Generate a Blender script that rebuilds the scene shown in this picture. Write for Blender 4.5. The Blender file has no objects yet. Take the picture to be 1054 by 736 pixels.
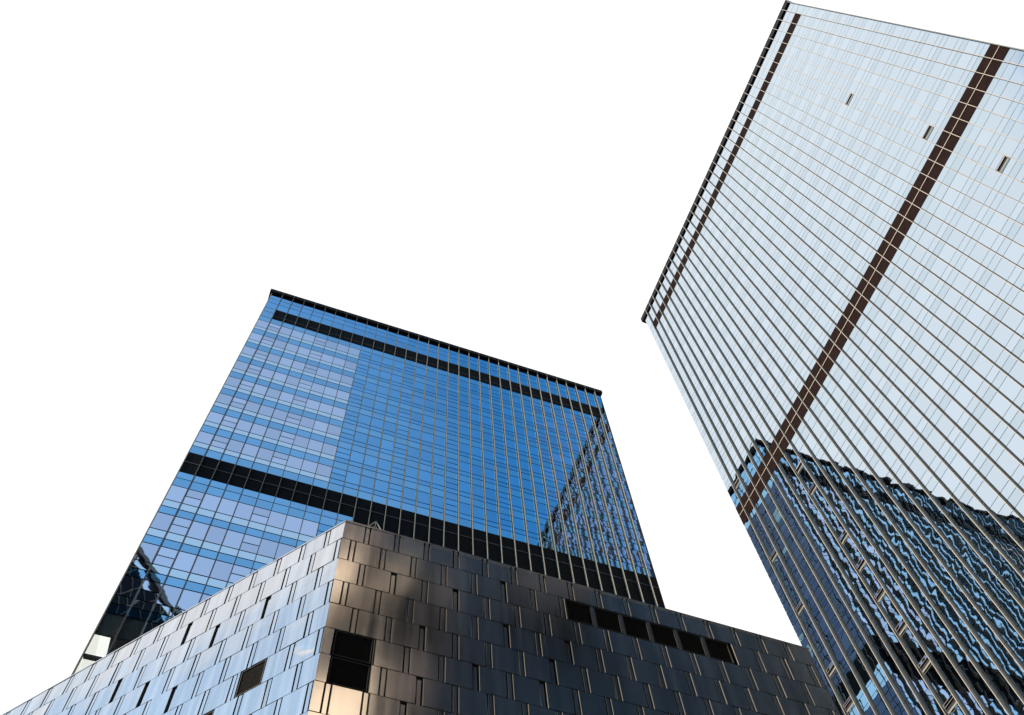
import bpy, bmesh, math, random
from mathutils import Vector, Matrix
random.seed(7)
R = math.radians
scene = bpy.context.scene
C = scene.collection

# ------------------------------------------------------------------ camera
EYE = 1.6                                   # eye height: everything below is measured from the ground
EL, ROLL = R(64.85959), R(-7.04805)
fw = Vector((0, math.cos(EL), math.sin(EL))); r0 = Vector((1, 0, 0)); u0 = r0.cross(fw)
rt = math.cos(ROLL) * r0 + math.sin(ROLL) * u0
up = rt.cross(fw)
cam = bpy.data.cameras.new('camera'); cam.sensor_width = 36.0; cam.lens = 36.0 * 934.74 / 1054.0
cam.clip_start = 0.1; cam.clip_end = 5000
co = bpy.data.objects.new('camera', cam); C.objects.link(co)
M = Matrix((rt, up, -fw)).transposed().to_4x4(); M.translation = Vector((0, 0, EYE))
co.matrix_world = M
scene.camera = co

# ------------------------------------------------------------------ sky and sun
SUN_AZ, SUN_EL = R(-120.0), R(14.0)
w = bpy.data.worlds.new('World'); scene.world = w; w.use_nodes = True
nt = w.node_tree; nt.nodes.clear()
N = nt.nodes.new
out = N('ShaderNodeOutputWorld')
sky = N('ShaderNodeTexSky'); sky.sky_type = 'NISHITA'; sky.sun_disc = False
sky.sun_elevation = SUN_EL; sky.sun_rotation = SUN_AZ % (2 * math.pi); sky.air_density = 1.0; sky.dust_density = 0.3; sky.ozone_density = 2.0
bg = N('ShaderNodeBackground'); bg.inputs['Strength'].default_value = 0.15
deep = N('ShaderNodeVectorMath'); deep.operation = 'MULTIPLY'; deep.inputs[1].default_value = (0.60, 1.18, 1.25)      # a deep, clear blue
nt.links.new(sky.outputs[0], deep.inputs[0]); nt.links.new(deep.outputs[0], bg.inputs['Color'])
# white sky in view, plus unseen white patches added for the reflections
tc = N('ShaderNodeTexCoord')
def direction(az, el): return Vector((math.cos(R(el)) * math.sin(R(az)), math.cos(R(el)) * math.cos(R(az)), math.sin(R(el))))
cv = direction(-20, 62)
dt = N('ShaderNodeVectorMath'); dt.operation = 'DOT_PRODUCT'; dt.inputs[1].default_value = cv
nt.links.new(tc.outputs['Generated'], dt.inputs[0])
ns = N('ShaderNodeTexNoise'); ns.inputs['Scale'].default_value = 2.2; ns.inputs['Detail'].default_value = 5
nt.links.new(tc.outputs['Generated'], ns.inputs['Vector'])
ad = N('ShaderNodeMath'); ad.operation = 'MULTIPLY_ADD'; ad.inputs[1].default_value = 0.03
nt.links.new(ns.outputs['Fac'], ad.inputs[0]); nt.links.new(dt.outputs['Value'], ad.inputs[2])
mr = N('ShaderNodeMapRange'); mr.interpolation_type = 'SMOOTHSTEP'
mr.inputs['From Min'].default_value = 0.655; mr.inputs['From Max'].default_value = 0.725
nt.links.new(ad.outputs[0], mr.inputs['Value'])
bg2 = N('ShaderNodeBackground'); bg2.inputs['Color'].default_value = (1.0, 0.995, 0.985, 1); bg2.inputs['Strength'].default_value = 0.57
mx = N('ShaderNodeMixShader')
d2 = N('ShaderNodeVectorMath'); d2.operation = 'DOT_PRODUCT'; d2.inputs[1].default_value = direction(-136, 42)
nt.links.new(tc.outputs['Generated'], d2.inputs[0])
m2 = N('ShaderNodeMapRange'); m2.interpolation_type = 'SMOOTHSTEP'; m2.inputs['From Min'].default_value = 0.91; m2.inputs['From Max'].default_value = 0.978; m2.inputs['To Max'].default_value = 0.9
nt.links.new(d2.outputs['Value'], m2.inputs['Value'])
mxx = N('ShaderNodeMath'); mxx.operation = 'MAXIMUM'
m3 = N('ShaderNodeMapRange'); m3.interpolation_type = 'SMOOTHSTEP'; m3.inputs['From Min'].default_value = 0.93; m3.inputs['From Max'].default_value = 0.985; m3.inputs['To Max'].default_value = 0.19
d3 = N('ShaderNodeVectorMath'); d3.operation = 'DOT_PRODUCT'; d3.inputs[1].default_value = direction(165, 52)
nt.links.new(tc.outputs['Generated'], d3.inputs[0]); nt.links.new(d3.outputs['Value'], m3.inputs['Value'])
my = N('ShaderNodeMath'); my.operation = 'MAXIMUM'
nt.links.new(mr.outputs[0], my.inputs[0]); nt.links.new(m3.outputs[0], my.inputs[1])
d4 = N('ShaderNodeVectorMath'); d4.operation = 'DOT_PRODUCT'; d4.inputs[1].default_value = direction(-106, 40)
nt.links.new(tc.outputs['Generated'], d4.inputs[0])
m4 = N('ShaderNodeMapRange'); m4.interpolation_type = 'SMOOTHSTEP'; m4.inputs['From Min'].default_value = 0.93; m4.inputs['From Max'].default_value = 0.985; m4.inputs['To Max'].default_value = 0.5
nt.links.new(d4.outputs['Value'], m4.inputs['Value'])
mz = N('ShaderNodeMath'); mz.operation = 'MAXIMUM'
nt.links.new(my.outputs[0], mz.inputs[0]); nt.links.new(m4.outputs[0], mz.inputs[1])
nt.links.new(mz.outputs[0], mxx.inputs[0]); nt.links.new(m2.outputs[0], mxx.inputs[1])
nt.links.new(mxx.outputs[0], mx.inputs[0]); nt.links.new(bg.outputs[0], mx.inputs[1]); nt.links.new(bg2.outputs[0], mx.inputs[2])
nt.links.new(mx.outputs[0], out.inputs['Surface'])

sl = bpy.data.lights.new('sun', 'SUN'); sl.energy = 4.5; sl.angle = R(0.5); sl.color = (1.0, 0.82, 0.64)
so = bpy.data.objects.new('sun', sl); C.objects.link(so)
sd = Vector((math.cos(SUN_EL) * math.sin(SUN_AZ), math.cos(SUN_EL) * math.cos(SUN_AZ), math.sin(SUN_EL)))
so.rotation_euler = sd.to_track_quat('Z', 'Y').to_euler(); so.location = sd * 400

vs = scene.view_settings
vs.view_transform = 'Standard'; vs.look = 'None'; vs.gamma = 1.0; vs.exposure = 1.0; vs.use_curve_mapping = False
scene.cycles.max_bounces = 10; scene.cycles.glossy_bounces = 6
scene.cycles.caustics_reflective = False

# ------------------------------------------------------------------ materials
def mat(name, base, metallic=0.0, rough=0.5, bump=0.0, bscale=1.0, bdetail=2.0, spec=0.5, var=0.0, vscale=0.5, streak=False, coat=0.0, roughvar=0.0):
    m = bpy.data.materials.new(name); m.use_nodes = True
    t = m.node_tree; b = t.nodes['Principled BSDF']
    b.inputs['Base Color'].default_value = (*base, 1); b.inputs['Metallic'].default_value = metallic
    b.inputs['Roughness'].default_value = rough; b.inputs['Specular IOR Level'].default_value = spec
    if coat: b.inputs['Coat Weight'].default_value = coat; b.inputs['Coat Roughness'].default_value = 0.02
    g = t.nodes.new('ShaderNodeNewGeometry')
    src = g.outputs['Position']
    if bump:
        n = t.nodes.new('ShaderNodeTexNoise'); n.inputs['Scale'].default_value = bscale; n.inputs['Detail'].default_value = bdetail
        n.inputs['Roughness'].default_value = 0.4
        t.links.new(src, n.inputs['Vector'])
        bp = t.nodes.new('ShaderNodeBump'); bp.inputs['Strength'].default_value = 1.0; bp.inputs['Distance'].default_value = bump
        t.links.new(n.outputs['Fac'], bp.inputs['Height']); t.links.new(bp.outputs['Normal'], b.inputs['Normal'])
    if var or roughvar:
        n2 = t.nodes.new('ShaderNodeTexNoise'); n2.inputs['Scale'].default_value = vscale; n2.inputs['Detail'].default_value = 6
        v = src
        if streak:
            mp = t.nodes.new('ShaderNodeMapping'); mp.inputs['Scale'].default_value = (6, 6, 0.35)
            t.links.new(src, mp.inputs['Vector']); v = mp.outputs['Vector']
        t.links.new(v, n2.inputs['Vector'])
        if var:
            rr = t.nodes.new('ShaderNodeMapRange'); rr.inputs['From Min'].default_value = 0.3; rr.inputs['From Max'].default_value = 0.7
            rr.inputs['To Min'].default_value = 1 - var; rr.inputs['To Max'].default_value = 1 + var
            t.links.new(n2.outputs['Fac'], rr.inputs['Value'])
            mu = t.nodes.new('ShaderNodeVectorMath'); mu.operation = 'SCALE'; mu.inputs[0].default_value = base
            t.links.new(rr.outputs[0], mu.inputs['Scale']); t.links.new(mu.outputs[0], b.inputs['Base Color'])
        if roughvar:
            r2 = t.nodes.new('ShaderNodeMapRange'); r2.inputs['From Min'].default_value = 0.3; r2.inputs['From Max'].default_value = 0.7
            r2.inputs['To Min'].default_value = rough - roughvar; r2.inputs['To Max'].default_value = rough + roughvar
            t.links.new(n2.outputs['Fac'], r2.inputs['Value']); t.links.new(r2.outputs[0], b.inputs['Roughness'])
    return m

BLUE = (0.30, 0.60, 0.88)
def glass(name, tint, bump=0.010):
    return mat(name, tint, metallic=1.0, rough=0.015, bump=bump, bscale=0.55, bdetail=1.5)
def tinted(c, k): return tuple(min(1, x * k) for x in c)
G_BLUE = [glass('blue_glass_%d' % i, tinted(BLUE, k), 0.008) for i, k in enumerate((0.94, 1.0, 1.06))]
G_SPAN = [glass('blue_spandrel_%d' % i, tinted((0.37, 0.64, 0.86), k), 0.006) for i, k in enumerate((0.95, 1.03))]
G_SKYTINT = [glass('sky_reflect_glass_%d' % i, tinted((0.97, 0.89, 0.98), k), 0.005) for i, k in enumerate((0.88, 0.97, 1.03))]  # paler sky reflection put into the glass tint of the left bays
G_NARROW = glass('bright_sky_reflect_glass', (1.0, 1.0, 1.0), 0.005)  # narrow strips of the left bays, brightest reflected sky in the tint
G_SKYTINT_R = [glass('dim_sky_reflect_glass_%d' % i, tinted((0.50, 0.64, 0.90), k)) for i, k in enumerate((0.85, 0.95, 1.05))]  # fainter reflected sky put into the tint of the right bays
PALE = (0.56, 0.655, 0.745)
G_PALE = [glass('pale_glass_%d' % i, tinted(PALE, k), 0.010) for i, k in enumerate((0.98, 1.0, 1.025))]
G_PSPAN = [glass('pale_spandrel_%d' % i, tinted((0.525, 0.63, 0.715), k), 0.010) for i, k in enumerate((0.97, 1.03))]
def clear_glass():
    m = bpy.data.materials.new('clear_glass'); m.use_nodes = True; t = m.node_tree; t.nodes.clear()
    tr = t.nodes.new('ShaderNodeBsdfTransparent'); tr.inputs['Color'].default_value = (0.95, 0.97, 0.93, 1)
    gl = t.nodes.new('ShaderNodeBsdfGlossy'); gl.inputs['Roughness'].default_value = 0.01
    ms = t.nodes.new('ShaderNodeMixShader'); ms.inputs[0].default_value = 0.12; o = t.nodes.new('ShaderNodeOutputMaterial')
    t.links.new(tr.outputs[0], ms.inputs[1]); t.links.new(gl.outputs[0], ms.inputs[2]); t.links.new(ms.outputs[0], o.inputs['Surface'])
    return m
G_CLEAR = clear_glass()
M_GASKET = mat('dark_gasket', (0.015, 0.017, 0.02), rough=0.6)
M_FIN = mat('fin_body', (0.34, 0.31, 0.28), rough=0.5, spec=0.2)
M_CAP = mat('fin_nose', (0.09, 0.085, 0.085), rough=0.4, var=0.08, vscale=0.3)
M_FIN2 = mat('bronze_fin_body', (0.13, 0.14, 0.15), rough=0.5, spec=0.25)
M_CAP2 = mat('bronze_fin_nose', (0.27, 0.245, 0.225), rough=0.4, var=0.08, vscale=0.3)
M_BLACK = mat('black_louvre', (0.006, 0.006, 0.008), rough=0.7, spec=0.05)
M_BRONZE = mat('dark_bronze_louvre', (0.009, 0.0045, 0.0045), rough=0.8, spec=0.04, var=0.2, vscale=1.5)
M_RAIL = mat('louvre_rail', (0.06, 0.05, 0.055), rough=0.5)
M_CORN = mat('black_cornice', (0.006, 0.006, 0.008), rough=0.7, spec=0.08)
M_STEEL = mat('brushed_steel', (0.60, 0.62, 0.66), metallic=1.0, rough=0.11, bump=0.008, bscale=0.9, bdetail=2.5, var=0.11, vscale=0.6, streak=True, roughvar=0.04)
M_STEELS = mat('shaded_steel', (0.60, 0.61, 0.64), metallic=1.0, rough=0.14, bump=0.004, bscale=0.7, bdetail=2.0, var=0.08, vscale=0.6, streak=True, roughvar=0.03)
M_SEAM = mat('seam_shadow', (0.01, 0.01, 0.011), rough=0.7)
M_GLINT_BRACKET = mat('seam_glint_bracket', (0.20, 0.18, 0.16), rough=0.4)  # beige strips added at seam edges as highlights; also the roof bracket
M_COPE = mat('parapet_metal', (0.10, 0.11, 0.13), metallic=0.6, rough=0.35)
M_MESH = mat('vent_blade', (0.030, 0.029, 0.028), rough=0.7, spec=0.1)
M_VFRAME = mat('vent_frame', (0.02, 0.02, 0.022), rough=0.6, spec=0.2)
M_CONC = mat('roof_gravel', (0.25, 0.24, 0.23), rough=0.9, var=0.15, vscale=2)
M_PAVE = mat('paving', (0.22, 0.21, 0.20), rough=0.8, var=0.15, vscale=0.8)
M_FRAME = mat('window_frame', (0.05, 0.05, 0.055), rough=0.5)
M_SASH = mat('sash_frame', (0.16, 0.15, 0.16), rough=0.4)
G_SASH = glass('lavender_sash_glass', (0.46, 0.46, 0.56))
M_CEIL = mat('pale_roller_blind', (0.15, 0.155, 0.14), rough=0.7)
M_DARKROOM = mat('room_behind', (0.012, 0.012, 0.014), rough=0.9)
M_WARMPATCH = mat('warm_patch', (0.88, 0.68, 0.52), rough=0.8, var=0.10, vscale=0.4)  # unseen bays coloured to reflect as warm patches in the steel
M_DIMPATCH = mat('dim_patch', (0.062, 0.046, 0.048), rough=0.8, var=0.10, vscale=0.4)  # darker unseen bays, added for the dimmer patches in the steel
M_SLATEGL = mat('slate_cladding', (0.10, 0.125, 0.18), rough=0.7, spec=0.0)
M_DARKGL = mat('dark_bronze_glass', (0.010, 0.012, 0.018), rough=0.6, spec=0.0)
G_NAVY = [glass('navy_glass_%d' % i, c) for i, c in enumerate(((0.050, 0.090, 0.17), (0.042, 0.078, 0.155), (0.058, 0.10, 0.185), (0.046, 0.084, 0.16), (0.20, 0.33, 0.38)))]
M_STRUT = mat('lattice_steel', (0.03, 0.03, 0.032), rough=0.5)

# ------------------------------------------------------------------ mesh helpers
class Frame:
    """facade frame: origin on the ground, s along the wall, n out of the wall, z up"""
    def __init__(self, o, u, n): self.o = Vector((o[0], o[1], 0)); self.u = Vector((u[0], u[1], 0)); self.n = Vector((n[0], n[1], 0))
    def p(self, s, n, z): return self.o + self.u * s + self.n * n + Vector((0, 0, z + EYE))
class MB:
    def __init__(self): self.v = []; self.f = []; self.mi = []; self.mats = []
    def idx(self, m):
        if m not in self.mats: self.mats.append(m)
        return self.mats.index(m)
    def face(self, pts, m):
        k = len(self.v); self.v += [tuple(p) for p in pts]; self.f.append(tuple(range(k, k + len(pts)))); self.mi.append(self.idx(m))
    def hexa(self, P, m):
        k = len(self.v); self.v += [tuple(p) for p in P]
        for q in ((0, 1, 2, 3), (7, 6, 5, 4), (0, 4, 5, 1), (1, 5, 6, 2), (2, 6, 7, 3), (3, 7, 4, 0)):
            self.f.append(tuple(k + i for i in q)); self.mi.append(self.idx(m))
    def box(self, F, s0, s1, n0, n1, z0, z1, m):
        self.hexa([F.p(s0, n0, z0), F.p(s1, n0, z0), F.p(s1, n1, z0), F.p(s0, n1, z0),
                   F.p(s0, n0, z1), F.p(s1, n0, z1), F.p(s1, n1, z1), F.p(s0, n1, z1)], m)
    def pane(self, F, s0, s1, z0, z1, m, n=0.0, tilt=0.0022):
        a, b = random.gauss(0, tilt), random.gauss(0, tilt)
        hs, hz = (s1 - s0) / 2, (z1 - z0) / 2
        self.face([F.p(s0, n - a * hs - b * hz, z0), F.p(s1, n + a * hs - b * hz, z0), F.p(s1, n + a * hs + b * hz, z1), F.p(s0, n - a * hs + b * hz, z1)], m)
    def prism(self, pts, z0, z1, m):                     # plan polygon, world xy
        k = len(pts)
        lo = [Vector((x, y, z0 + EYE)) for x, y in pts]; hi = [Vector((x, y, z1 + EYE)) for x, y in pts]
        self.face(lo[::-1], m); self.face(hi, m)
        for i in range(k): self.face([lo[i], lo[(i + 1) % k], hi[(i + 1) % k], hi[i]], m)
    def tube(self, a, b, r, m, seg=8):
        a, b = Vector(a), Vector(b); d = (b - a).normalized(); x = d.orthogonal().normalized(); y = d.cross(x)
        ra = [a + (x * math.cos(t) + y * math.sin(t)) * r for t in (2 * math.pi * i / seg for i in range(seg))]
        rb = [q + (b - a) for q in ra]
        for i in range(seg): self.face([ra[i], ra[(i + 1) % seg], rb[(i + 1) % seg], rb[i]], m)
        self.face(ra[::-1], m); self.face(rb, m)
    def build(self, name, parent=None, origin=None, fixn=True):
        me = bpy.data.meshes.new(name)
        off = Vector(origin) if origin is not None else (parent.location.copy() if parent is not None else Vector((0, 0, 0)))
        top = parent
        while top is not None and top.parent is not None:
            top = top.parent
        if top is not None: off = top.location.copy()
        me.from_pydata([tuple(Vector(v) - off) for v in self.v], [], self.f)
        for m in self.mats: me.materials.append(m)
        for i, p in enumerate(me.polygons): p.material_index = self.mi[i]
        if fixn:
            bm = bmesh.new(); bm.from_mesh(me); bmesh.ops.recalc_face_normals(bm, faces=bm.faces); bm.to_mesh(me); bm.free()
        me.update()
        o = bpy.data.objects.new(name, me); C.objects.link(o)
        if parent is not None: o.parent = parent
        else: o.location = off
        return o
def thing(name, label, cat, loc, group=None):
    o = bpy.data.objects.new(name, None); C.objects.link(o); o.location = loc
    o['label'] = label; o['category'] = cat
    if group: o['group'] = group
    return o
def pick(l): return random.choice(l)

# ------------------------------------------------------------------ survey: the grid of the site
AZ = R(63.51367467)
U = (math.sin(AZ), math.cos(AZ)); NF = (math.cos(AZ), -math.sin(AZ))            # U along the blue tower's front, NF out of it
BT = (13.3, 69.0)                                                             # right front corner of the blue tower
Fb = Frame(BT, U, NF)
Fbs = Frame(BT, (-NF[0], -NF[1]), U)                                          # its side facing the pale tower, s going back
PT = (26.92, 73.81)
Fp = Frame(PT, (NF[0] * -1 * -1, NF[1] * -1 * -1), (-U[0], -U[1]))
UR = (-math.cos(AZ), math.sin(AZ))
Fp = Frame(PT, UR, (-U[0], -U[1]))                                            # pale tower front: s negative towards the camera side

def add_windows(root, panes, key):
    """the hundred windows that show largest become parts of their own, the rest one part"""
    panes.sort(key=key, reverse=True)
    for mb in panes[:100]: mb.build('window', root, fixn=False)
    rest = MB()
    for mb in panes[100:]:
        for f, i in zip(mb.f, mb.mi): rest.face([mb.v[k] for k in f], mb.mats[i])
    o = rest.build('window', root, fixn=False); o['kind'] = 'stuff'

def facing(mb):
    c = Vector((0, 0, 0))
    for v in mb.v: c += Vector(v)
    c /= len(mb.v)
    a = Vector(mb.v[1]) - Vector(mb.v[0]); b = Vector(mb.v[3]) - Vector(mb.v[0])
    d = c - Vector((0, 0, EYE))
    q = a.cross(b).dot(d) / d.length ** 3
    z = d.dot(fw); x = d.dot(rt) / z * 934.74; y = -d.dot(up) / z * 934.74
    vis = z > 0 and -527 < x < 527 and -368 < y < 368
    return abs(q) if vis else abs(q) * 1e-3

# ------------------------------------------------------------------ the blue tower
def blue_tower():
    root = thing('office_tower', 'blue mirror-glass tower with two black bands, rising behind the metal-clad building', 'tower', Fb.p(-26.7, -20, -EYE))
    T = 129.1
    L, D = 53.42, 40.0
    core = MB()
    def slab(x0, z0, z1): core.prism([tuple(Fb.p(s, n, 0).xy) for s, n in ((x0, -.1), (-.03, -.1), (-.03, -D + .1), (x0, -D + .1))], z0, z1, M_GASKET)
    CZ0, CZ1 = 49.3, 56.2                                # two storeys; see-through left corner added in place of the sun's glare
    slab(-L + .03, -EYE, CZ0); slab(-50.16, CZ0, CZ1 + 7); slab(-L + .03, CZ1 + 7, T + .4)
    core.build('wall', root)
    fins = [-51.8 + 1.637 * k for k in range(32)]
    edges = [-L] + fins + [0.0]
    V_up = [83.0 + 4.5 * k for k in range(9)]            # floors between the bands
    V_lo = [76.85 - 4.6 * k for k in range(16)]
    clearV = [v for v in V_lo if CZ0 < v - 2.3 < CZ1]
    panes = []; span = MB()
    g = 0.06
    def floor(F, s0, s1, V, N_, S_, bottom, vg, sg, split):
        mb = MB()
        if split:
            h = (V + N_) / 2
            mb.pane(F, s0, s1, h + g, V - g, pick(vg)); mb.pane(F, s0, s1, N_ + g, h - g, pick(vg))
        else: mb.pane(F, s0, s1, N_ + g, V - g, pick(vg))
        panes.append(mb)
        mb2 = MB(); mb2.pane(F, s0, s1, S_ + g, N_ - g, G_NARROW if vg is G_SKYTINT else pick(vg)); panes.append(mb2)
        span.pane(F, s0, s1, bottom + g, S_ - g, pick(sg))
    for i in range(33):
        s0, s1 = edges[i] + .035, edges[i + 1] - .035
        corner = i in (0, 32)
        vg = G_SKYTINT if i <= 8 else (G_SKYTINT_R if i >= 25 else G_BLUE)
        split = (i % 4 == 1)
        for k in range(1, 9):
            V = V_up[k]; floor(Fb, s0, s1, V, V - 2.2, V - 3.1, V - 4.5 + (0 if k > 1 else 0.0), vg, G_SPAN, split)
        # below and above the upper band
        span.pane(Fb, s0, s1, 119 + g, 120.45 - g, pick(G_SPAN))
        if corner:
            span.pane(Fb, s0, s1, 120.45 + g, 122.3, pick(G_SPAN)); span.pane(Fb, s0, s1, 122.4, 123.75, pick(G_SPAN))
        for z0, z1 in ((123.85, 125.7), (125.8, 127.2), (127.3, 129.05)):
            mb = MB(); mb.pane(Fb, s0, s1, z0, z1, pick(G_BLUE)); panes.append(mb)
        # below the lower band
        if i < 11: span.pane(Fb, s0, s1, 78.25, 79.25, pick(G_SPAN)); span.pane(Fb, s0, s1, 76.9, 78.15, pick(G_SPAN))
        for V in V_lo:
            if i <= 1 and V in clearV: continue
            floor(Fb, s0, s1, V, V - 2.45, V - 3.5, V - 4.6, vg, G_SPAN, split)
    # side elevation towards the pale tower
    sb = [1.6 * k for k in range(26)]
    for i in range(25):
        s0, s1 = sb[i] + .035, sb[i + 1] - .035
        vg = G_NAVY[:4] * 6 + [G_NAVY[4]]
        for V in V_up[1:] + V_lo:
            bot = V - (4.5 if V > 80 else 4.6)
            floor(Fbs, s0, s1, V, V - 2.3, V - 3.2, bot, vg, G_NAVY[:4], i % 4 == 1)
        span.pane(Fbs, s0, s1, 119.05, 120.4, pick(G_SPAN)); span.pane(Fbs, s0, s1, 123.85, 126.4, pick(G_BLUE)); span.pane(Fbs, s0, s1, 126.5, 129.05, pick(G_BLUE))
        span.pane(Fbs, s0, s1, 76.9, 79.25, pick(G_SPAN))
    add_windows(root, panes, facing)
    for i in (0, 1):
        s0, s1 = edges[i] + .035, edges[i + 1] - .035
        k = MB()
        for v in clearV: k.pane(Fb, s0, s1, v - 4.5, v - .1, G_CLEAR)
        k.build('glare_corner_pane', root, fixn=False)
    k = MB()
    for v in clearV:
        k.face([Fb.p(-L + .01, -.1, v - 4.5), Fb.p(-L + .01, -12, v - 4.5), Fb.p(-L + .01, -12, v - .1), Fb.p(-L + .01, -.1, v - .1)], G_CLEAR)
    k.build('glare_corner_pane', root, fixn=False)
    k = MB(); k.box(Fb, -L + .03, -50.2, -.5, -.1, clearV[0] - 4.66, clearV[0] - 4.48, M_RAIL); k.box(Fb, -51.9, -51.7, -.4, -.1, CZ0, CZ1, M_RAIL); k.box(Fb, -L + .03, -50.2, -.3, -.1, CZ1, CZ1 + 7, M_GASKET)
    k.build('floor_edge', root)
    o = span.build('spandrel_glass', root, fixn=False)
    # louvre bands
    b = MB()
    b.box(Fb, fins[0], fins[-1], -.09, .02, 120.5, 123.8, M_BLACK); b.box(Fb, fins[0], fins[-1], .021, .05, 121.35, 121.42, M_RAIL)
    b.box(Fbs, 1.6, 38.4, -.09, .02, 120.5, 123.8, M_BLACK)
    b.build('louvre_band', root)
    b = MB()
    b.box(Fb, -L + .02, -.02, -.09, .02, 79.3, 83.0, M_BLACK); b.box(Fb, -L + .02, -.02, .021, .06, 81.1, 81.2, M_RAIL)
    b.box(Fb, edges[11] + .03, -.02, -.09, .02, 76.9, 79.29, M_BLACK)
    b.box(Fbs, .1, 40, -.09, .02, 79.3, 83.0, M_BLACK)
    b.build('louvre_band', root)
    # fins
    for s in fins:
        f = MB(); f.box(Fb, s - .03, s + .03, -.08, .31, -EYE + .1, 129.1, M_FIN); f.box(Fb, s - .035, s + .035, .31, .34, -EYE + .1, 129.08, M_CAP); f.box(Fb, s - .03, s + .03, .36, .42, 129.12, 129.7, M_CAP); f.build('fin', root)
    for s in sb[1:-1]:
        f = MB(); f.box(Fbs, s - .03, s + .03, -.08, .10, -EYE + .1, 129.1, M_FIN); f.build('fin', root)
    f = MB(); f.box(Fb, -L - .07, -L + .02, -.3, .06, -EYE + .1, 129.1, M_FIN); f.build('corner_trim', root)
    f = MB(); f.box(Fb, -.03, .05, -.08, .05, -EYE + .1, 129.1, M_GASKET); f.build('corner_trim', root)
    # roof edge
    c = MB(); o_ = .35
    c.box(Fb, -L - o_, o_, -D - o_, o_, 129.1, 130.0, M_CORN)
    c.build('cornice', root)
    return root

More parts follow.
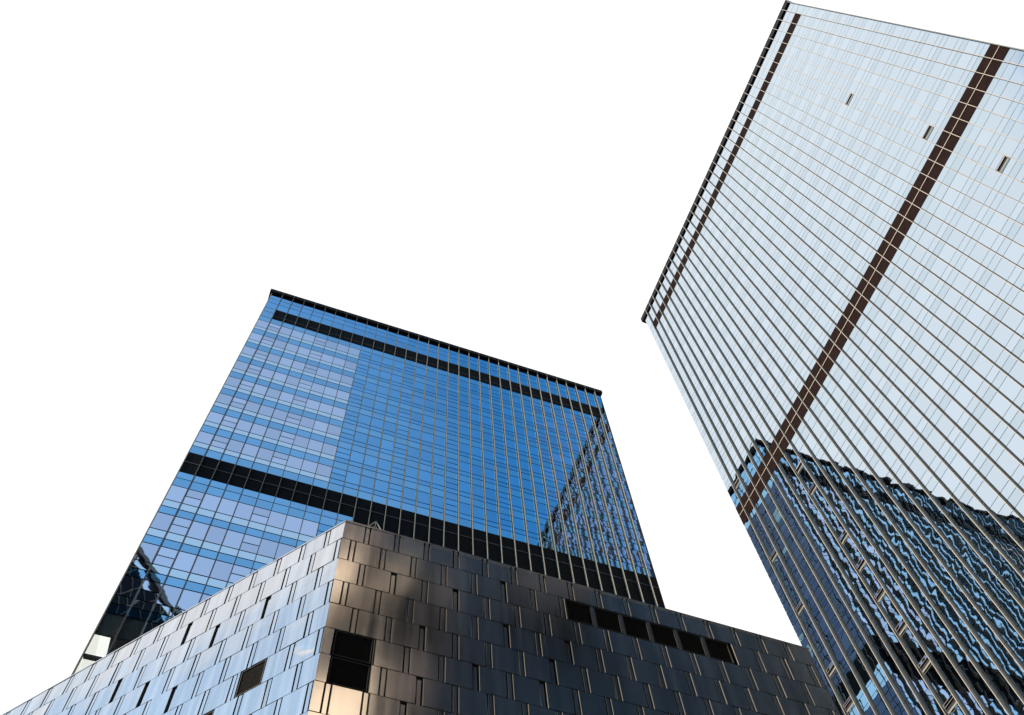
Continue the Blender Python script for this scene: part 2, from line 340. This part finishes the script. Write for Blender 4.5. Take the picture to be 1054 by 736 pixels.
# ------------------------------------------------------------------ the pale tower
def pale_tower():
    root = thing('office_tower', 'pale glass tower on the right with dark brown bands and a few open windows', 'tower', Fp.p(-32, -20, -EYE))
    A, B = -63.55, -0.72
    D = 38.0
    core = MB(); core.prism([tuple(Fp.p(s, n, 0).xy) for s, n in ((A + .1, -.1), (B - .1, -.1), (B - .1, -D), (A + .1, -D))], -EYE, 166.4, M_GASKET)
    core.build('wall', root)
    fins = [-62.12 + 1.6625 * k for k in range(37)]
    edges = [A] + fins + [B]
    V_up = [104.5 + 4.65 * k for k in range(12)]
    V_lo = [93.3 - 4.65 * k for k in range(20)]
    opened = {(6, 25): 126.1}
    OPEN = {(6, 126.1), (6, 102.7), (6, 86.85), (36, 103.0), (36, 86.85), (36, 77.55), (36, 68.25), (36, 63.6), (30, 91.5), (30, 86.85), (30, 77.55), (30, 72.9), (30, 68.25), (30, 63.6), (30, 58.95), (30, 54.3)}
    panes = []; span = MB(); g = .028; hung = []
    for i in range(38):
        s0, s1 = edges[i] + .04, edges[i + 1] - .04
        operable = i in (6, 30, 36)
        for V in V_up + V_lo:
            N_, S_, bot = V - 2.4, V - 3.5, V - 4.65
            h = V - 1.2
            o = next((z for (b, z) in OPEN if b == i and abs(z - (V - 1.8)) < .6), None)
            mb = MB()
            if operable:
                mb.pane(Fp, s0, s1, h + g, V - g, pick(G_PALE))
                if o is None: mb.pane(Fp, s0 + .02, s1 - .02, N_ + g, h - g, pick(G_PALE))
                else: hung.append((s0, s1, N_, h))
            else: mb.pane(Fp, s0, s1, N_ + g, V - g, pick(G_PALE))
            panes.append(mb)
            mb2 = MB(); mb2.pane(Fp, s0, s1, S_ + g, N_ - g, pick(G_PALE)); panes.append(mb2)
            span.pane(Fp, s0, s1, bot + g, S_ - g, pick(G_PSPAN))
        span.pane(Fp, s0, s1, 100.03, 101.0 - 1.15 - g + 0.0, pick(G_PSPAN)) if False else None
        span.pane(Fp, s0, s1, 155.65 + g, 157.85, pick(G_PSPAN))
        if i in (0, 37): span.pane(Fp, s0, s1, 157.9, 160.75, pick(G_PSPAN))
        for z0, z1 in ((160.85, 163.2), (163.26, 165.95)):
            mb = MB(); mb.pane(Fp, s0, s1, z0, z1, pick(G_PALE)); panes.append(mb)
        span.pane(Fp, s0, s1, 95.0, 96.15, pick(G_PSPAN)); span.pane(Fp, s0, s1, 93.35, 94.95, pick(G_PSPAN))
    add_windows(root, panes, facing)
    span.build('spandrel_glass', root, fixn=False)
    for (s0, s1, z0, z1) in hung:
        w_ = MB()
        f = .07
        w_.box(Fp, s0, s0 + f, -.09, .03, z0, z1, M_FRAME); w_.box(Fp, s1 - f, s1, -.09, .03, z0, z1, M_FRAME)
        w_.box(Fp, s0 + f, s1 - f, -.09, .03, z1 - f, z1, M_FRAME); w_.box(Fp, s0 + f, s1 - f, -.09, .03, z0, z0 + f, M_FRAME)
        w_.face([Fp.p(s0 + f, -.06, z0 + f), Fp.p(s1 - f, -.06, z0 + f), Fp.p(s1 - f, -.06, z1 - f), Fp.p(s0 + f, -.06, z1 - f)], M_DARKROOM)
        hh = z1 - z0
        w_.box(Fp, s0 + f, s1 - f, -.055, .016, z0 + .22 * hh, z0 + .36 * hh, M_CEIL)
        w_.box(Fp, s0 + f, s1 - f, -.055, .014, z0 + f, z0 + .21 * hh, G_NAVY[4])
        fr = w_.build('window_frame', root)
        a = R(random.uniform(3, 7)); H = hh * (.20 if 102 < z0 < 103 else random.uniform(.28, .40))
        def q(s, d, t): return Fp.p(s, .035 + math.sin(a) * d + math.cos(a) * t, z1 - .03 - math.cos(a) * d + math.sin(a) * t)
        sh = MB()
        def bar(x0, x1, d0, d1, t0, t1, m): sh.hexa([q(x0, d0, t0), q(x1, d0, t0), q(x1, d1, t0), q(x0, d1, t0), q(x0, d0, t1), q(x1, d0, t1), q(x1, d1, t1), q(x0, d1, t1)], m)
        x0, x1 = s0 + .03, s1 - .03
        bar(x0, x0 + .05, 0, H, 0, .04, M_SASH); bar(x1 - .05, x1, 0, H, 0, .04, M_SASH)
        bar(x0 + .05, x1 - .05, 0, .05, 0, .04, M_SASH); bar(x0 + .05, x1 - .05, H - .05, H, 0, .04, M_SASH)
        bar(x0 + .05, x1 - .05, .05, H - .05, .012, .028, G_SASH)
        sh.build('open_sash', fr)
    b = MB()
    b.box(Fp, fins[0], fins[-1], -.09, .02, 157.9, 160.8, M_BRONZE)
    for k in range(4): b.box(Fp, fins[0], fins[-1], .021, .05, 158.5 + .6 * k, 158.55 + .6 * k, M_BRONZE)
    b.build('louvre_band', root)
    b = MB(); b.box(Fp, A + .02, B - .02, -.09, .02, 96.2, 100.0, M_BRONZE); b.build('louvre_band', root)
    b = MB(); b.box(Fp, A + .02, B - .02, .021, .10, 98.05, 98.16, M_CAP2); b.build('louvre_rail', root)
    for s in fins:
        f = MB(); f.box(Fp, s - .035, s + .035, -.08, .29, -EYE + .1, 167.6, M_FIN2); f.box(Fp, s - .032, s + .032, .29, .33, -EYE + .1, 167.65, M_CAP2); f.build('fin', root)
    f = MB(); f.box(Fp, A - .06, A + .03, -.3, .40, -EYE + .1, 166.0, M_FIN2); f.build('corner_trim', root)
    c = MB(); c.box(Fp, A - .25, .0, -D - .5, .26, 166.05, 167.7, M_CORN)
    c.build('cornice', root)
    return root

# ------------------------------------------------------------------ the metal-clad building in front
AP, ALF = R(62.65811963), R(-64.73187634)
PC = (-7.27, 20.18)
Fr = Frame(PC, (math.sin(AP), math.cos(AP)), (math.cos(AP), -math.sin(AP)))
Fl = Frame(PC, (math.sin(ALF), math.cos(ALF)), (math.cos(ALF), -math.sin(ALF)))
if Fl.n.dot(Vector((PC[0], PC[1], 0))) > 0: Fl.n = -Fl.n
def podium():
    root = thing('cladded_building', 'lower building clad in offset steel panels, its corner pointing at the viewer', 'building', Fr.p(0, 0, -EYE))
    RW, LW = 20.86, 34.0
    H = 29.86
    back1 = Fr.p(RW, 0, 0) + Vector((-math.sin(R(28)) * 46, math.cos(R(28)) * 46, 0))
    back2 = Fl.p(LW, -52, 0)
    nb = -.20
    core = MB()
    pr = Fr.p(RW - .05, nb, 0); pl = Fl.p(LW, nb, 0)
    # inner corner of the backing
    ca = Fr.p(.0, nb, 0) - Fr.u * .0; 
    import mathutils
    ic = mathutils.geometry.intersect_line_line_2d(Fr.p(-5, nb, 0).xy, Fr.p(5, nb, 0).xy, Fl.p(-5, nb, 0).xy, Fl.p(5, nb, 0).xy)
    core.prism([tuple(ic), tuple(pr.xy), tuple(back1.xy), tuple(back2.xy), tuple(pl.xy)], -EYE, 29.80, M_SEAM)
    core.build('wall', root)
    rows = [H, 28.82, 27.58, 26.36, 25.13, 23.91, 22.70, 21.50]
    while rows[-1] > 0: rows.append(rows[-1] - 1.21)
    rows[-1] = -EYE + .1
    g = .026
    def clad(F, W, odd, even, per, quad, vents, slots, sgn):
        mb = MB(); glint_lip = mb; ST = M_STEELS if sgn > 0 else M_STEEL
        rnd = random.Random(11 if sgn > 0 else 12)
        for r in range(len(rows) - 1):
            z1, z0 = rows[r] - .010, rows[r + 1] + .010
            a = odd if r % 2 == 0 else even
            pairs = []
            k = -1
            while True:
                s = a + per * k + quad * k * k * (1 if k > 0 else 0)
                if s > W: break
                pairs.append((s, s + .2)); k += 1
            spans = []; cur = 0.0
            for (p, q) in pairs:
                if q <= 0: continue
                if p > cur: spans.append((cur, p, 0))
                spans.append((max(p, 0), min(q, W), 1)); cur = q
            if cur < W: spans.append((cur, W, 0))
            for (s0, s1, nar) in spans:
                if s1 - s0 < .03: continue
                cut = [(s0, s1)]
                for (v0, v1, y0, y1) in vents:
                    if z0 < y1 - .1 and z1 > y0 + .1:
                        nc = []
                        for (x0, x1) in cut:
                            if x1 <= v0 or x0 >= v1: nc.append((x0, x1)); continue
                            if x0 < v0 - .04: nc.append((x0, v0))
                            if x1 > v1 + .04: nc.append((v1, x1))
                        cut = nc
                for (x0, x1) in cut:
                    slot = nar and any(abs((x0 + x1) / 2 - ss) < .25 and rr == r for (rr, ss) in slots)
                    slot = slot or (nar and r > 8 and rnd.random() < .04)
                    n1 = (-.075 if slot else (-.012 if nar else rnd.uniform(-.002, .006)))
                    ta, tb = [rnd.gauss(0, .0022 if sgn > 0 else .0055) for _ in (0, 1)]
                    if nar: ta = tb = 0
                    x0g, x1g = x0 + (g if x0 > 0.01 else 0), x1 - g
                    hs, hz = (x1g - x0g) / 2, (z1 - z0) / 2
                    e = .006
                    o4 = [F.p(x0g, nb, z0), F.p(x1g, nb, z0), F.p(x1g, nb, z1), F.p(x0g, nb, z1)]
                    m4 = [F.p(x0g, n1 - e, z0), F.p(x1g, n1 - e, z0), F.p(x1g, n1 - e, z1), F.p(x0g, n1 - e, z1)]
                    xe = x0g + (e if x0 > .01 else 0)
                    i4 = [F.p(xe, n1 - ta * hs - tb * hz, z0 + e), F.p(x1g - e, n1 + ta * hs - tb * hz, z0 + e), F.p(x1g - e, n1 + ta * hs + tb * hz, z1 - e), F.p(xe, n1 - ta * hs + tb * hz, z1 - e)]
                    for q in range(4):
                        mb.face([o4[q], o4[(q + 1) % 4], m4[(q + 1) % 4], m4[q]], M_SEAM)
                        mb.face([m4[q], m4[(q + 1) % 4], i4[(q + 1) % 4], i4[q]], M_SEAM if q in (0, 2) else ST)
                    if sgn < 0 and r == 5 and not nar and x0 < .9 < x1 + .3 and x0 > .1:      # one panel is badly dented
                        G = 14
                        def dp(i, j):
                            a_, b_ = i / G, j / G
                            h = -.020 * math.exp(-((b_ - .25 - .45 * a_) / .13) ** 2) * math.sin(math.pi * a_) ** .5 * math.sin(math.pi * b_) + .004 * math.sin(5 * a_ + 3 * b_) * math.sin(math.pi * a_) * math.sin(math.pi * b_)
                            return F.p(xe + (x1g - e - xe) * a_, n1 + h, z0 + e + (z1 - z0 - 2 * e) * b_)
                        for i in range(G):
                            for j in range(G): mb.face([dp(i, j), dp(i + 1, j), dp(i + 1, j + 1), dp(i, j + 1)], M_STEEL)
                    else: mb.face(i4, ST)
                    if sgn > 0 and x0 > .05 and not slot:
                        glint_lip.box(F, x0g - .003, x0g + .009, n1 - .03, n1 + .012, z0 + .01, z1 - .01, M_GLINT_BRACKET)  # added strip that gives the seam its bright edge
        mb.build('cladding', root)
    ventsR = [(.38, 1.70, 22.70, 23.91), (.38, 1.70, 21.50, 22.70), (9.22, 16.68, 27.58, 28.82)]
    ventsL = [(2.40, 3.48, 22.70, 23.91), (4.28, 5.36, 21.50, 22.70)]
    slotR = [(2, 2.13), (2, 4.57), (1, 6.55), (4, 3.34), (4, 5.3), (3, 6.5), (5, 5.33), (6, 3.34), (5, 7.6), (6, 9.2), (4, 8.1), (7, 2.8), (4, 19.3), (6, 12.1), (3, 9.0)]
    slotL = [(1, 7.15), (2, 3.2), (2, 5.58), (1, 12.98), (2, 10.2), (3, 8.31), (4, 6.75), (3, 13.1), (5, 10.2)]
    clad(Fr, RW, .84, .35, 1.21, .0026, ventsR, slotR, 1)
    clad(Fl, LW, .69, .04, 1.20, .0, ventsL, slotL, -1)
    # ventilation grilles
    def grille(F, s0, s1, z0, z1):
        b = MB(); fr = .03
        b.box(F, s0, s0 + fr, -.19, -.01, z0, z1, M_VFRAME); b.box(F, s1 - fr, s1, -.19, -.01, z0, z1, M_VFRAME)
        b.box(F, s0 + fr, s1 - fr, -.19, -.01, z1 - fr, z1, M_VFRAME); b.box(F, s0 + fr, s1 - fr, -.19, -.01, z0, z0 + fr, M_VFRAME)
        n = 16
        for k in range(n):
            z = z0 + .06 + (z1 - z0 - .12) * k / (n - 1)
            b.hexa([F.p(s0 + fr, -.15, z), F.p(s1 - fr, -.15, z), F.p(s1 - fr, -.05, z - .035), F.p(s0 + fr, -.05, z - .035),
                    F.p(s0 + fr, -.15, z + .012), F.p(s1 - fr, -.15, z + .012), F.p(s1 - fr, -.05, z - .023), F.p(s0 + fr, -.05, z - .023)], M_MESH)
        b.build('vent_grille', root)
    grille(Fr, .40, 1.68, 22.75, 23.88); grille(Fr, .40, 1.68, 21.54, 22.66)
    p = (16.68 - 9.22) / 6
    for k in range(6):
        grille(Fr, 9.23 + k * p, 9.23 + k * p + p - .13, 27.62, 28.78)
        if k < 5:
            b = MB(); b.box(Fr, 9.23 + k * p + p - .12, 9.23 + k * p + p - .01, -.19, -.02, 27.6, 28.8, M_COPE); b.build('grille_mullion', root)
    grille(Fl, 2.42, 3.46, 22.74, 23.87); grille(Fl, 4.30, 5.34, 21.54, 22.66)
    # parapet coping and roof
    c = MB()
    c.box(Fr, -.0, RW + .05, -.45, .04, H, H + .08, M_STEELS)
    c.box(Fl, .03, LW, -.45, .02, H + .001, H + .06, M_STEEL)
    c.build('parapet_coping', root)
    e = MB(); e.box(Fr, RW - .05, RW + .03, -3.0, .012, -EYE + .1, H, M_STEEL)
    e.build('end_trim', root)
    return root

def davit():
    root = thing('roof_bracket', 'small triangular steel bracket standing on the roof edge of the metal-clad building', 'bracket', Fr.p(1.2, -.3, H_ROOF))
    b = MB()
    a0, a1, a2 = Fr.p(.84, -.12, H_ROOF), Fr.p(1.22, -.12, H_ROOF + .62), Fr.p(1.56, -.12, H_ROOF)
    b.tube(a0, a1, .022, M_GLINT_BRACKET); b.tube(a1, a2, .022, M_GLINT_BRACKET)
    c0, c1 = Fr.p(.93, -.32, H_ROOF), Fr.p(1.26, -.32, H_ROOF + .6)
    b.tube(c0, c1, .018, M_GLINT_BRACKET); b.tube(c1, a1, .018, M_GLINT_BRACKET); b.tube(c1, Fr.p(1.56, -.32, H_ROOF), .018, M_GLINT_BRACKET)
    b.build('frame', root)
H_ROOF = 29.96

# ------------------------------------------------------------------ buildings behind the viewer, mirrored in the glass; the block's bays are added for warm patches
def lattice_tower():
    A = Vector((-6.8, -52.4, 0)); d = Vector((math.sin(R(115.4)), math.cos(R(115.4)), 0)); n = Vector((-d.y, d.x, 0))
    if n.y < 0: n = -n
    F = Frame((A - d * 30).xy, d.xy, n.xy)
    root = thing('lattice_tower', 'dark tower with diagonal lattice, mirrored in the lowest panes of the blue tower', 'tower', F.p(40, -12, -EYE))
    W = 80; T = 180
    b = MB(); b.prism([tuple(F.p(s, m, 0).xy) for s, m in ((0, 0), (W, 0), (W, -25), (0, -25))], -EYE, T, M_DARKGL); b.build('wall', root)
    l = MB(); st = 5.0
    for i in range(-36, 17):
        for s in (1, -1):
            x0, z0 = i * st, 0.0
            x1, z1 = x0 + T * .62, T
            pts = [(x0, z0), (x1, z1)] if s > 0 else [(W - x0, z0), (W - x1, z1)]
            (xa, za), (xb, zb) = pts
            def clip(xa, za, xb, zb):
                t0, t1 = 0.0, 1.0; dx = xb - xa
                if dx:
                    ta, tb = (0 - xa) / dx, (W - xa) / dx
                    t0, t1 = max(t0, min(ta, tb)), min(t1, max(ta, tb))
                return (xa + dx * t0, za + (zb - za) * t0, xa + dx * t1, za + (zb - za) * t1) if t1 > t0 + .01 else None
            c = clip(xa, za, xb, zb)
            if c: l.tube(F.p(c[0], .15, c[1]), F.p(c[2], .15, c[3]), .16, M_STRUT, 5)
    l.build('lattice', root)
    p = MB(); p.box(F, -.3, W + .3, -1.0, .3, T + 3.6, T + 5.4, M_STRUT)
    for k in range(14): p.box(F, k * 6 + .2, k * 6 + .6, -.6, -.2, T, T + 3.6, M_STRUT)
    p.build('roof_rail', root)

def patch_reflector_block():
    o = (NF[0] * 17, NF[1] * 17)
    F = Frame(o, U, (-NF[0], -NF[1]))
    root = thing('patch_reflector', 'unseen dark block, its pale wedge bays added to mirror as warm patches in the steel panels', 'building', F.p(25, -6, -EYE))
    b = MB(); b.prism([tuple(F.p(s, m, 0).xy) for s, m in ((-16, 0), (92, 0), (92, -12), (-16, -12))], -EYE, 98, M_SLATEGL); b.build('wall', root)
    s = MB()
    for (x0, x1, z0, z1, k, m) in ((4.5, 11.5, 38, 57.5, -1.0, M_WARMPATCH), (4, 9, 64.5, 70.0, 2.5, M_WARMPATCH), (10, 15, 69, 71.5, 3, M_WARMPATCH), (12, 18.5, 70, 77, -4, M_DIMPATCH), (24, 34, 76, 83, -5, M_DIMPATCH), (5, 11, 77, 84, -4, M_DIMPATCH), (13, 17, 60, 64, -3, M_DIMPATCH)):
        W_ = min((x1 - x0) * 1.1, 7.0)                              # each added bay is a wedge turned to the sun, to brighten the steel
        s.hexa([F.p(x0, 0, z0), F.p(x1, 0, z0 + k), F.p(x1, W_, z0 + k), F.p(x0, .1, z0), F.p(x0, 0, z1), F.p(x1, 0, z1 + k), F.p(x1, W_, z1 + k), F.p(x0, .1, z1)], m)
    s.build('patch_bay', root)
    c = MB(); c.box(F, -16.2, 92.2, -12.2, .3, 98, 99, M_STRUT); c.build('cornice', root)

blue_tower(); pale_tower(); podium(); davit(); lattice_tower(); patch_reflector_block()
g = MB(); g.face([(-2500, -2500, 0), (2500, -2500, 0), (2500, 2500, 0), (-2500, 2500, 0)], M_PAVE)
go = g.build('pavement'); go['kind'] = 'structure'
